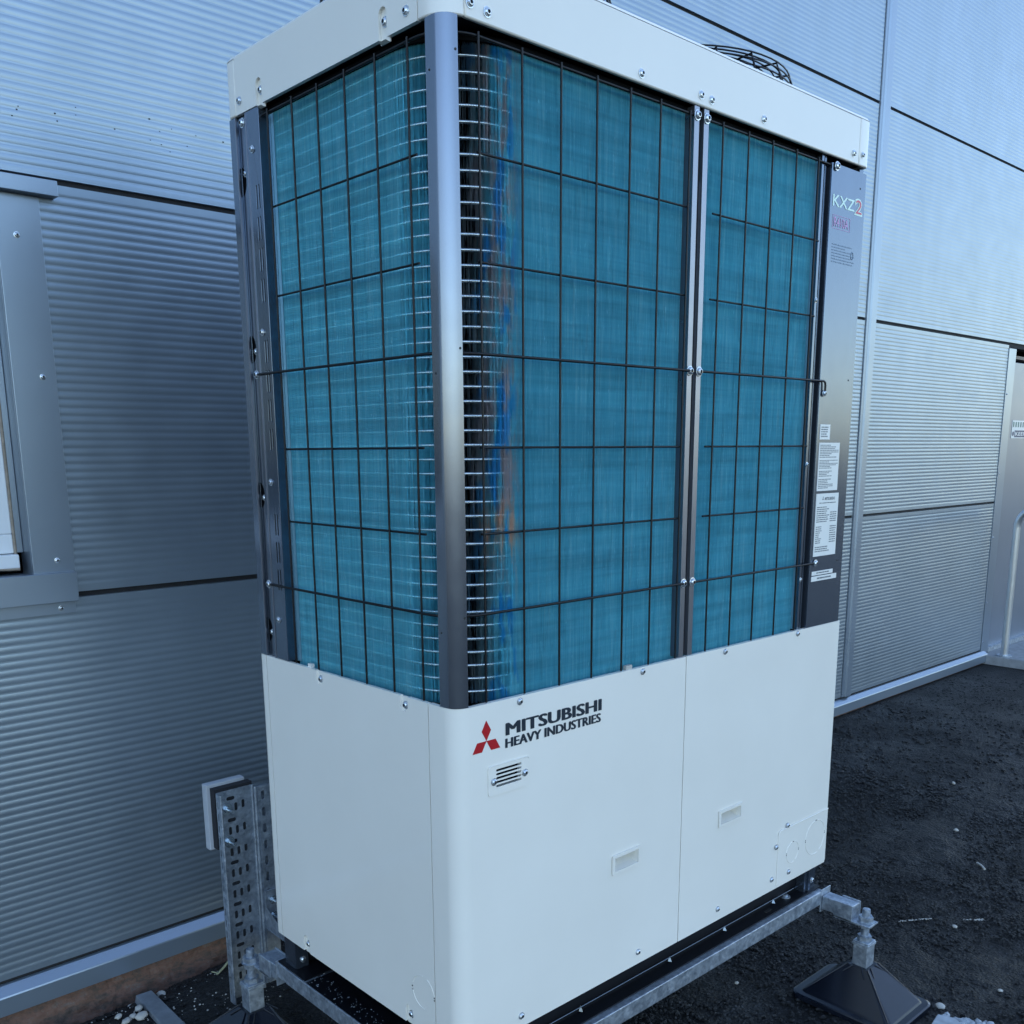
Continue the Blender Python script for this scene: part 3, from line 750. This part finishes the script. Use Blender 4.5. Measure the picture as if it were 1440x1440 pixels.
vs, fs = plate(rect(.5885, .6339, ZB+.001, ZC-.001), SL, .002, 'YZ', (.0015, 0, 0)); b.add(vs, fs)
b.ribbon([(.0016, .5884), (.0018, .586), (.030, .584)], -.002, ZB+.001, ZC-.001)
COLM = b.build('side_column', M_GREY, U, bevel=.0008)
MB().box(.014, .10, .59, .712, ZB, 1.83).build('column_lining', M_INNER, COLM)
b = MB(); b.box(.0002, .0032, .6795, .6825, ZB+.001, ZC-.002); b.box(.0002, .0030, .6372, .6402, ZB+.001, ZC-.002); b.box(.0002, .0030, .5866, .5890, ZB+.001, ZC-.002)
b.build('folded_edge', M_STILE, COLM)
for i, z in enumerate(SCR_Z): screw(COLM, (.0012, .618, z), '-x')
for z in SCR_Z: screw(COLM, (.0108, .668, z-.035), '-x', .9)
# centre stiles and right-hand frame
for x0, x1 in ((.6515, .6675), (.6835, .6995)):
    b = MB(); b.ribbon([(x0, .032), (x0, .004), (x1, .004), (x1, .012)], .002, ZB+.001, ZC-.001); b.build('centre_stile', M_STILE, U, bevel=.0006)
b = MB().box(.668, .683, .024, .03, ZB, ZC-.002); b.build('stile_backing', M_BLACK, U)
b = MB().tube([(.675, .018, ZB+.002), (.675, .018, 1.70)], .0018, 6); b.build('stile_rod', M_STILE, U)
for x0, x1, y in ((1.150, 1.159, .010), (1.166, 1.172, .012)):
    b = MB(); b.ribbon([(x0, .034), (x0, y), (x1, y), (x1, .034)], .0015, ZB+.001, ZC-.001); b.build('frame_channel', M_GREY, U)
MB().box(1.1725, 1.1825, .026, .034, ZB, ZC-.002).build('frame_backing', M_BLACK, U)
for z in (1.51, 1.12, .83): screw(U, (1.1545, .0098, z), s=.8)
# control-box cover
b = MB(); b.ribbon([(1.183, .033), (1.183, .0025), (1.185, .0015), (W-.006, .0015), (W-.002, .0045), (W-.002, .05)], .0025, ZB+.0005, ZC-.014)
CB = b.build('control_box_cover', M_GREY, U, bevel=.0007)
for x, z in ((1.318, 1.784), (1.318, 1.329), (1.318, .868)): MB().cyl((x, .0016, z), (x, .0008, z), .0022, n=8).build('punch_hole', M_SLOT, CB)
YL = .0008
lettering('lettering', 'KXZ', 1.192, 1.2945, 1.7275, 1.7535, YL, M_PALE, CB, .012)
lettering('lettering', '2', 1.2960, 1.3335, 1.7215, 1.7605, .0010, M_PALE, CB, .05)
lettering('lettering', '2', 1.3000, 1.3300, 1.7255, 1.7565, .0004, M_LRED, CB, .0)
def frame(x0, x1, z0, z1, t, y, m, parent, name='printed_border'):
    b = MB(); 
    for q in ((x0, x1, z0, z0+t), (x0, x1, z1-t, z1), (x0, x0+t, z0+t, z1-t), (x1-t, x1, z0+t, z1-t)): b.box(q[0], q[1], y, .0014, q[2], q[3])
    return b.build(name, m, parent)
frame(1.196, 1.278, 1.678, 1.7085, .0009, .0009, M_PINK, CB)
lettering('lettering', 'R410A', 1.202, 1.270, 1.6825, 1.7045, YL, M_PINK, CB, .01)
def bars(x0, x1, z0, z1, n, seed, y, m, parent, h=.45, gaps=True, name='fine_print'):
    rnd = random.Random(seed); b = MB(); dz = (z1-z0)/n
    for i in range(n):
        z = z1-dz*(i+.5); x = x0; end = x1-(rnd.random()**3)*(x1-x0)*.5
        while x < end-.002:
            L_ = min(rnd.uniform(.004, .016), end-x); b.box(x, x+L_, y, y+.0003, z-dz*h/2, z+dz*h/2); x += L_+.0018
    return b.build(name, m, parent)
# printed notice on the paint
bars(1.200, 1.308, 1.600, 1.646, 7, 5, .0010, M_SOFTINK, CB, .35)
b = MB(); b.tube([(1.297+.006*cos(a), .0013, 1.6255+.0085*sin(a)) for a in [2*pi*i/16 for i in range(16)]], .0009, 4, closed=True); b.build('printed_symbol', M_SOFTINK, CB)
def sticker(x0, x1, z0, z1):
    return MB().box(x0, x1, .0006, .0014, z0, z1).build('sticker', M_DECAL, U)
s1 = sticker(1.194, 1.242, 1.181, 1.218); bars(1.199, 1.232, 1.186, 1.214, 5, 1, .0003, M_INK, s1)
s2 = sticker(1.194, 1.294, 1.053, 1.173)
bars(1.199, 1.289, 1.135, 1.169, 8, 2, .0003, M_INK, s2); bars(1.199, 1.289, 1.108, 1.131, 6, 3, .0003, M_INK, s2); bars(1.199, 1.262, 1.088, 1.104, 4, 4, .0003, M_INK, s2); bars(1.199, 1.27, 1.058, 1.084, 6, 5, .0003, M_INK, s2)
s3 = sticker(1.1945, 1.304, .886, 1.046)
lettering('lettering', 'MITSUBISHI', 1.236, 1.284, 1.0285, 1.0365, .0003, M_INK, s3, .03)
b = MB()
for a in (90, 210, 330):
    a = radians(a); c = Vector((1.227, .0003, 1.033)); u = Vector((cos(a-pi/6), 0, sin(a-pi/6)))*.0035; v_ = Vector((cos(a+pi/6), 0, sin(a+pi/6)))*.0035
    b.add([c, c+u, c+u+v_, c+v_], [(0, 1, 2, 3)])
b.build('emblem', M_INK, s3)
bars(1.210, 1.295, 1.0195, 1.0245, 1, 9, .0003, M_INK, s3); bars(1.20, 1.262, .972, 1.014, 8, 6, .0003, M_INK, s3); bars(1.266, 1.298, .972, 1.0, 5, 16, .0003, M_INK, s3)
bars(1.20, 1.228, .918, .964, 9, 7, .0003, M_INK, s3); bars(1.268, 1.298, .918, .964, 8, 8, .0003, M_INK, s3); bars(1.20, 1.27, .896, .912, 3, 10, .0003, M_INK, s3)
s4 = sticker(1.1935, 1.297, .837, .8475); bars(1.215, 1.28, .8395, .8455, 1, 11, .0003, M_INK, s4, .5)
s5 = sticker(1.1925, 1.317, .8215, .8345); bars(1.22, 1.292, .8250, .8315, 1, 12, .0003, M_INK, s5, .6)

# wire guards --------------------------------------------------
def wire_mesh(path, r): return MB().tube(path, r, 8)
YWR = .004; rv = .0021; rh = .0024
VF = [.078, .1755, .270, .3635, .456, .545, .638]; VS_ = [.556, .4635, .374, .283, .189, .0965]
HZ = [1.817, 1.6425, 1.472, 1.322, 1.165, 1.013, .8695]
LG = []
g1 = MB().tube([(VF[0], YWR, .703), (VF[0], YWR, 1.822)], rv, 8).build('guard_wire', M_WIRE, U)
for x in VF[1:]: MB().tube([(x, YWR, .703), (x, YWR, 1.822)], rv, 8).build('guard_wire', M_WIRE, U)
for y in VS_: MB().tube([(YWR, y, .703), (YWR, y, 1.822)], rv, 8).build('guard_wire', M_WIRE, U)
for x in (.749, .842, .9345, 1.031, 1.1255): MB().tube([(x, YWR, .703), (x, YWR, 1.822)], rv, 8).build('guard_wire', M_WIRE, U)
yh = YWR+rv+rh-.001
for i, z in enumerate(HZ):
    if i in (0, 3, 6):
        rr = .075
        a_ = yh-.008 if i else yh
        path = [(a_, .650, z), (a_, rr+a_, z)]+[(x, y, z) for x, y in arc(rr+a_, rr+a_, rr, pi, 1.5*pi, 10)[1:]]+[(.655, a_, z)]
        MB().tube(path, rh+.0003, 8).build('guard_wire', M_WIRE, U)
        screw(COLM, (.0012, .652, z), '-x', 1.25); screw(U, (.6595, .0035, z), s=1.35)
        screw(U, (.6915, .0035, z), s=1.35)
        end = [(1.170, a_, z)] if i != 6 else [(1.199, a_, z)]
        if i == 3: end = [(1.190, a_-.003, z), (1.197, a_-.003, z-.003), (1.199, a_-.003, z-.010), (1.199, a_-.003, z-.030)]
        if i == 0: end = [(1.196, a_, z)]
        MB().tube([(.6915, a_, z)]+end, rh+.0003, 8).build('guard_wire', M_WIRE, U)
        if i == 0: screw(U, (1.199, -.0005, z-.002), s=1.35)
        elif i == 6: screw(U, (1.205, -.0005, z), s=1.2)
        else: screw(U, (1.199, -.001, z-.029), s=1.1)
    else:
        MB().tube([(yh, .560, z), (yh, .082, z)], rh*.9, 8).build('guard_wire', M_WIRE, U)
        MB().tube([(.074, yh, z), (.640, yh, z)], rh*.9, 8).build('guard_wire', M_WIRE, U)
        MB().tube([(.7265, yh, z), (1.147, yh, z)], rh*.9, 8).build('guard_wire', M_WIRE, U)
# little clips on the top edge of the lower covers
MB().box(.472, .492, .004, .012, ZB, ZB+.009).build('edge_clip', M_STONE, U); MB().box(.004, .012, .494, .508, ZB, ZB+.008).build('edge_clip', M_DECAL, U)

# base legs of the unit (dark steel, standing on the galvanised rails)
b = MB()
b.box(.0, 1.36, .012, .125, -.085, -.0815); b.box(.02, 1.345, .048, .052, -.0813, -.001); b.box(.02, 1.345, .05, .124, -.004, -.001)
b.box(.0, 1.36, D-.125, D-.0, -.085, -.0815); b.box(.02, 1.345, D-.052, D-.048, -.0813, -.001)
BLG = b.build('base_leg', M_BLACK, U)
MB().box(.010, .045, D-.07, D-.02, -.081, -.002).build('leg_bracket', M_GREY, BLG)
b = MB(); b.box(1.285, 1.342, .022, .0475, -.081, -.002)
b.ribbon([(1.30, .0215), (1.30, .017), (1.309, .017), (1.309, .0215)], .001, -.081, -.002)
b.build('leg_bracket', M_GREY, BLG)
b = MB().tube([(.03, .040, -.066), (1.28, .040, -.066)], .0016, 6).build('folded_edge', M_GREY, BLG)
for x in (.38, .70, .93, 1.16):
    b = MB(); b.add([(x, .046, -.08), (x+.010, .046, -.08), (x+.005, .046, -.066), (x+.005, .038, -.08)], [(0, 2, 1), (0, 3, 2), (1, 2, 3), (0, 1, 3)]); b.build('fixing_tab', M_GREY, BLG)
b = MB(); b.cyl((1.225, .045, -.0815), (1.225, .045, -.0795), .015, n=20); hexnut(b, (1.225, .045, -.0795), .0085, .006); b.build('anchor_bolt', M_GALV, BLG)
screw(BLG, (1.325, .0218, -.055), s=1.1); screw(BLG, (.030, D-.0705, -.06), s=1.1); 
b = MB(); b.box(1.10, 1.13, .025, .034, -.0814, -.0806); b.build('washer_slot', M_SLOT, BLG)

# ================================================================ SUPPORT FRAME
FRM = thing('support_frame', 'low galvanised steel rail frame carrying the white cooling unit', 'frame', (0, 0, -.13))
b = MB(); b.box(-.002, 1.352, -.004, .037, -.1275, -.0865); fr1 = b.build('front_rail', M_GALV, FRM, bevel=.002)
b = MB(); b.box(-.002, 1.352, D-.037, D+.004, -.1275, -.0865); b.build('rear_rail', M_GALV, FRM, bevel=.002)
b = MB(); b.box(-.003, .038, .0375, D-.0375, -.1272, -.0868); b.box(.039, .13, .13, D-.126, -.0895, -.087); b.build('side_rail', M_GALV, FRM, bevel=.002)
b = MB(); b.box(1.311, 1.352, .0375, D-.0375, -.1272, -.0868); b.build('side_rail', M_GALV, FRM, bevel=.002)
b = MB().box(.035, 1.3, .127, D-.127, -.0885, -.0865); 
# water drops on the dark rail flange at the left
b = MB(); rnd = random.Random(11)
for i in range(170):
    blob(b, (rnd.uniform(.002, .05), rnd.uniform(.13, .60), -.0862), rnd.uniform(.0004, .0016), i, .35)
dr = b.build('water_drops', M_DRIP, FRM); dr['kind'] = 'stuff'
MB().box(.0, .14, .13, D-.13, -.0866, -.0864).build('side_flange', M_BLACK, FRM)
# bracket plate and stub arm at each foot
def arm(x, y0, y1, s):
    b = MB(); lo, hi = min(y0, y1), max(y0, y1)
    b.box(x-.0205, x+.0205, lo, hi, -.1415, -.1005); b.build('stub_arm', M_GALV, FRM, bevel=.002)
    ye = y0-.004*s
    b = MB(); b.box(x-.026, x+.026, min(ye, ye+.003*s), max(ye, ye+.003*s), -.150, -.082); b.build('end_plate', M_GALV, FRM, bevel=.001)
    # U clamp round the outer end
    q0, q1 = sorted((y1-.055*s, y1+.001*s))
    b = MB(); b.box(x-.0255, x-.0207, q0, q1, -.149, -.0975); b.box(x+.0207, x+.0255, q0, q1, -.149, -.0975); b.box(x-.0255, x+.0255, q0, q1, -.1475, -.1417); 
    r0, r1 = sorted((y1-.0*s, y1+.055*s)); b.box(x-.026, x+.026, r0, r1, -.1475, -.1417)
    b.build('clamp_bracket', M_GALV, FRM, bevel=.0012)
arm(1.362, -.006, -.100, -1); arm(.020, D+.006, D+.092, 1)
FEET = [('galvanised screw jack foot on a black pyramid pad, right front corner', (1.364, -.130)), ('galvanised screw jack foot beside the upright perforated tray', (-.004, D+.142))]
first = None
def make_foot(x, y, label):
    GF = gz(x, y)+.002; F_ = thing('adjustable_foot', label, 'support foot', (x, y, GF), 'adjustable feet under the frame')
    b = MB(); X0, X1, Y0, Y1 = x-.149, x+.093, y-.172, y+.140
    z0, z1, z2, z3 = GF, GF+.015, GF+.021, -.270
    def ring(d, z, r): return [(u, v, z) for u, v in rrect(X0+d, X1-d, Y0+d, Y1-d, r, 4)]
    rings = [ring(0, z0, .03), ring(.001, z1-.002, .03), ring(.006, z1, .028), ring(.022, z1+.001, .016), ring(.026, z2, .014)]
    n = len(rings[0])
    top = [(x+(.030 if u > (X0+X1)/2 else -.030), y+(.030 if v > (Y0+Y1)/2 else -.030), z3) for u, v, _ in rings[-1]]
    # small spread so the apex square keeps its corners
    rings.append(top)
    vs = [p for r_ in rings for p in r_]
    b.add(vs, [(k*n+i, k*n+(i+1) % n, (k+1)*n+(i+1) % n, (k+1)*n+i) for k in range(len(rings)-1) for i in range(n)])
    b.add([(x-.03, y-.03, z3), (x+.03, y-.03, z3), (x+.03, y+.03, z3), (x-.03, y+.03, z3)], [(0, 1, 2, 3)])
    b.build('rubber_pad', M_RUBBER, F_)
    b = MB()
    for u, v, a, c in ((X0+.034, Y0+.034, -.03, -.03), (X1-.034, Y0+.034, .03, -.03), (X1-.034, Y1-.034, .03, .03), (X0+.034, Y1-.034, -.03, .03)):
        b.tube([(u, v, z2+.002), (x+a, y+c, z3+.001)], .0026, 5)
    for u, v in ((-.012, -1), (.012, -1), (-.012, 1), (.012, 1)):
        b.tube([(x+u*2.6, y+v*.052, z3-.0155), (x+u, y+v*.03, z3+.002)], .002, 5); b.tube([(x+v*.052, y+u*2.6, z3-.0155), (x+v*.03, y+u, z3+.002)], .002, 5)
    b.build('moulded_rib', M_RUBBER, F_)
    b = MB(); b.box(x-.0215, x+.0215, y-.0215, y+.0215, z3-.008, -.2105); b.build('square_socket', M_GALV, F_, bevel=.002)
    b = MB(); b.box(x-.024, x+.024, y-.024, y+.024, -.210, -.2015); b.box(x-.0225, x+.0225, y-.0225, y+.0225, -.2013, -.197); b.build('socket_cap', M_GALV, F_, bevel=.0015)
    b = MB(); b.cyl((x, y, -.197), (x, y, -.104), .0105, n=14)
    for k in range(23): b.cyl((x, y, -.196+k*.0039), (x, y, -.1945+k*.0039), .0116, n=12)
    b.build('threaded_rod', M_GALV, F_)
    for z, r_ in ((-.1965, .0200), (-.1665, .0175), (-.1405, .0205)):
        b = MB(); hexnut(b, (x, y, z), r_, .0135 if z < -.15 else .0155)
        if z > -.15: b.cyl((x, y, z-.0008), (x, y, z+.0012), .0235, n=20)
        if -.19 < z < -.15: b.v = [(a, c, d+.009) for a, c, d in b.v]
        b.build('hex_nut', M_GALV, F_, bevel=.001)
    return F_
make_foot(FEET[0][1][0], FEET[0][1][1], FEET[0][0]); make_foot(FEET[1][1][0], FEET[1][1][1], FEET[1][0])

# ================================================================ UPRIGHT PERFORATED TRAY
TR = thing('perforated_upright', 'upright galvanised perforated cable tray with pale backing board at the wall corner', 'cable tray', (.05, 1.0, GZ))
tx0, tx1, ty, tz0, tz1 = -.003, .101, 1.0, -.318, .283
holes = []
z = tz1-.024; k = 0
while z > tz0+.04:
    holes.append(slot(.040, z, .024, .0105, False))
    for x in (.036, .056, .077):
        zz = z-.030 if k else z-.026
        if not (k == 0 and x == .036): holes.append(slot(x-.002, zz+(.0035 if x > .07 else 0), .023, .0088))
    z -= .0605; k += 1
b = MB(); vs, fs = plate(rect(tx0+.006, tx1, tz0, tz1), holes, .0015, origin=(0, ty, 0)); b.add(vs, fs)
hl = []; z = tz1-.03
while z > tz0+.03: hl.append(slot(.987, z, .022, .0055)); z -= .0335
vs, fs = plate(rect(.974, .994, tz0, tz1), hl, .0015, 'YZ', (tx0, 0, 0)); b.add(vs, fs)
b.ribbon(arc(tx0+.006, .994, .006, pi, pi/2, 4), -.0015, tz0, tz1)
b.tube([(tx0+.003, .973, tz0), (tx0+.003, .973, tz1)], .003, 8)
b.tube([(tx1+.001, .997, tz0+.0), (tx1+.001, .997, tz1)], .004, 8)
b.build('tray', M_GALV, TR)
MB().box(tx0+.006, tx1-.003, ty+.0022, ty+.0038, tz0, .118).build('rubber_and_shade_sheet', M_FOAM_SHADE, TR)  # dark sheet added behind the tray to keep its holes dark
hs = []; z = tz1-.03
while z > -.12: hs.append(slot(.125, z, .026, .0105)); z -= .0475
b = MB(); vs, fs = plate(rect(.110, .151, -.30, tz1-.004), hs, .0025, origin=(0, .982, 0)); b.add(vs, fs)
b.tube([(.1065, .988, -.3), (.1065, .988, tz1-.004)], .0048, 8)
b.box(.111, .150, 1.001, 1.005, -.29, tz1-.01)
b.build('slotted_channel', M_GALV, TR)
b = MB().box(-.014, .096, 1.0265, 1.052, .118, .300); b.build('backing_board', M_BOARD, TR, bevel=.002)
MB().box(-.004, .105, 1.003, 1.026, .124, .2915).build('rubber_and_shade_sheet', M_FOAM_SHADE, TR)
for x, z in ((.0275, .2315), (.0275, .140)):
    b = MB(); b.cyl((x, ty, z), (x, ty-.0025, z), .0155, n=20); b.cyl((x, ty-.0025, z), (x, ty-.0105, z), .0095, n=6); b.cyl((x, ty-.0095, z), (x, ty-.032, z), .0042, n=10); b.build('bolt', M_ALU, TR)
for z in (-.052, -.098): 
    b = MB(); b.cyl((.131, .974, z), (.131, .9715, z), .0115, n=16); b.cyl((.131, .9715, z), (.131, .963, z), .0078, n=6); b.cyl((.131, .963, z), (.131, .950, z), .0045, n=10); b.build('bolt', M_ALU, TR)
b = MB(); b.box(.110, .160, .975, .9805, -.135, -.022); b.box(.110, .160, .80, .9745, -.1375, -.132)
b.add([(.1105, .974, -.131), (.1105, .83, -.131), (.1105, .974, -.07)], [(0, 1, 2)]); b.build('angle_bracket', M_GALV, TR, bevel=.001)

# ================================================================ SMALL THINGS ON THE GROUND
b = MB(); b.add([(-.157, 1.296, -.40), (-.110, 1.292, -.40), (-.108, .86, -.40), (-.176, .86, -.40), (-.152, 1.290, -.366), (-.107, 1.286, -.366), (-.112, .86, -.362), (-.170, .86, -.362)],
    [(4, 7, 6, 5), (0, 4, 5, 1), (1, 5, 6, 2), (2, 6, 7, 3), (3, 7, 4, 0)])
tag(b.build('kerb_strip', M_SLATE, None, bevel=.003), 'flat grey stone strip lying on the dark ground at lower left', 'stone strip')
SB = thing('broken_slab', 'cracked pale grey stone slab beside the black pad at lower right', 'broken slab', (1.3, -.42, gz(1.3)))
for P_, h in (([(1.332, -0.346), (1.398, -0.336), (1.411, -0.373), (1.365, -0.498), (1.262, -0.478)], .022), ([(1.326, -0.352), (1.257, -0.483), (1.139, -0.539), (1.221, -0.375), (1.298, -0.34)], .018)):
    P_ = P_[::-1] if sum((P_[i][0]*P_[(i+1) % 5][1]-P_[(i+1) % 5][0]*P_[i][1]) for i in range(5)) < 0 else P_
    MB().prism(P_, gz(1.3)-.01, gz(1.3)+h).build('slab_piece', M_BRKSTONE, SB, bevel=.003)
rnd = random.Random(5); b = MB()
for i in range(70):
    t = rnd.random(); blob(b, (1.42+t*.06+rnd.gauss(0, .008), -.36-t*.12+rnd.gauss(0, .014), gz(1.4)+.005), rnd.uniform(.004, .012), i, .7)
rb = b.build('stone_rubble', M_BRKSTONE, None); rb['kind'] = 'stuff'
PB = [(-0.322, 1.334, .011, 'single round white pebble by the wall foot at far left', 0),
      (-0.084, 1.276, .014, 'white pebble just past the end of the grey stone strip', 1),
      (-0.173, 1.218, .013, 'white pebble topmost of the cluster left of the stone strip', 1),
      (-0.182, 1.175, .015, 'largest white pebble in the cluster left of the stone strip', 1),
      (-0.229, 1.218, .011, 'white pebble at the left end of the cluster near the stone strip', 1),
      (-0.223, 1.179, .012, 'white pebble low in the middle of the cluster near the stone strip', 1),
      (-0.199, 1.192, .010, 'small white pebble wedged between larger ones near the stone strip', 1),
      (-0.156, 1.333, .008, 'small flat white chip under the brick plinth at lower left', 0),
      (-0.068, 1.333, .009, 'thin white chip above the stone strip near the plinth', 0),
      (1.47, -0.313, .011, 'cream oval stone lying by the corner of the black pad', 0),
      (1.676, -0.394, .007, 'tiny white pebble on the tarmac near the lower right corner', 0),
      (2.755, .198, .009, 'small pale pebble on open tarmac right of the unit', 0),
      (3.281, .437, .009, 'faraway tan pebble on the tarmac towards the door', 0),
      (1.963, -0.139, .008, 'round grey pebble between two chalky streaks on the tarmac', 0),
      (1.162, 0.149, .006, 'tiny pale pebble on the tarmac under the front rail', 0)]
for i, (x, y, r, lab, g) in enumerate(PB):
    b = MB(); blob(b, (x, y, gz(x, y)+r*.35), r, 50+i, .65, 1)
    tag(b.build('pebble', M_STONE, None, at=(x, y, gz(x, y))), lab, 'pebble', 'pale pebbles scattered on the ground')
b = MB(); g_ = gz(.1, 1.26); b.tube([(.075, 1.245, g_+.006), (.105, 1.26, g_+.012), (.15, 1.292, g_+.018)], .0035, 6); b.tube([(.08, 1.248, g_+.008), (.068, 1.265, g_+.010)], .002, 5)
tag(b.build('twig', M_TWIG, None), 'short dry greenish twig by the foot of the perforated tray', 'twig')
b = MB(); g_ = gz(2.45); b.tube([(2.50, .01, g_+.006), (2.483, -.01, g_+.009), (2.462, -.033, g_+.006)], .004, 6)
tag(b.build('twig', M_STONE, None), 'short white stick lying on the tarmac at right', 'twig')
rnd = random.Random(21)
for (ax, ay, bx_, by_), lab in (((1.86, 0.005, 1.966, -0.065), 'long chalky white streak of crumbs on the tarmac right of the foot'), ((2.028, -0.139, 2.074, -0.185), 'short chalky white smear of crumbs near the right edge')):
    b = MB()
    for i in range(90):
        t = rnd.random(); u = t**.6
        px, py_ = ax+(bx_-ax)*u+rnd.gauss(0, .0022), ay+(by_-ay)*u+rnd.gauss(0, .0022); blob(b, (px, py_, gz(px, py_)+.003), rnd.uniform(.0008, .0026), i, .5)
    tag(b.build('chalk_crumbs', M_STONE, None), lab, 'crumbs'); 
# crumbs of soil along the plinth
b = MB(); rnd = random.Random(8)
for i in range(2600):
    x = rnd.uniform(-.7, 1.2); y = 1.352-abs(rnd.gauss(0, .035)); blob(b, (x, y, gz(x, y)-.004+rnd.random()*.006), rnd.uniform(.003, .012), i, .6)
o = b.build('soil_crumbs', M_SOIL, None); o['kind'] = 'stuff'
b = MB()
for i in range(420):
    x = rnd.uniform(-.6, .5); y = rnd.uniform(1.0, 1.34); blob(b, (x, y, gz(x, y)+.001), rnd.uniform(.001, .0035), i, .6)
o = b.build('pale_grit', M_STONE, None); o['kind'] = 'stuff'
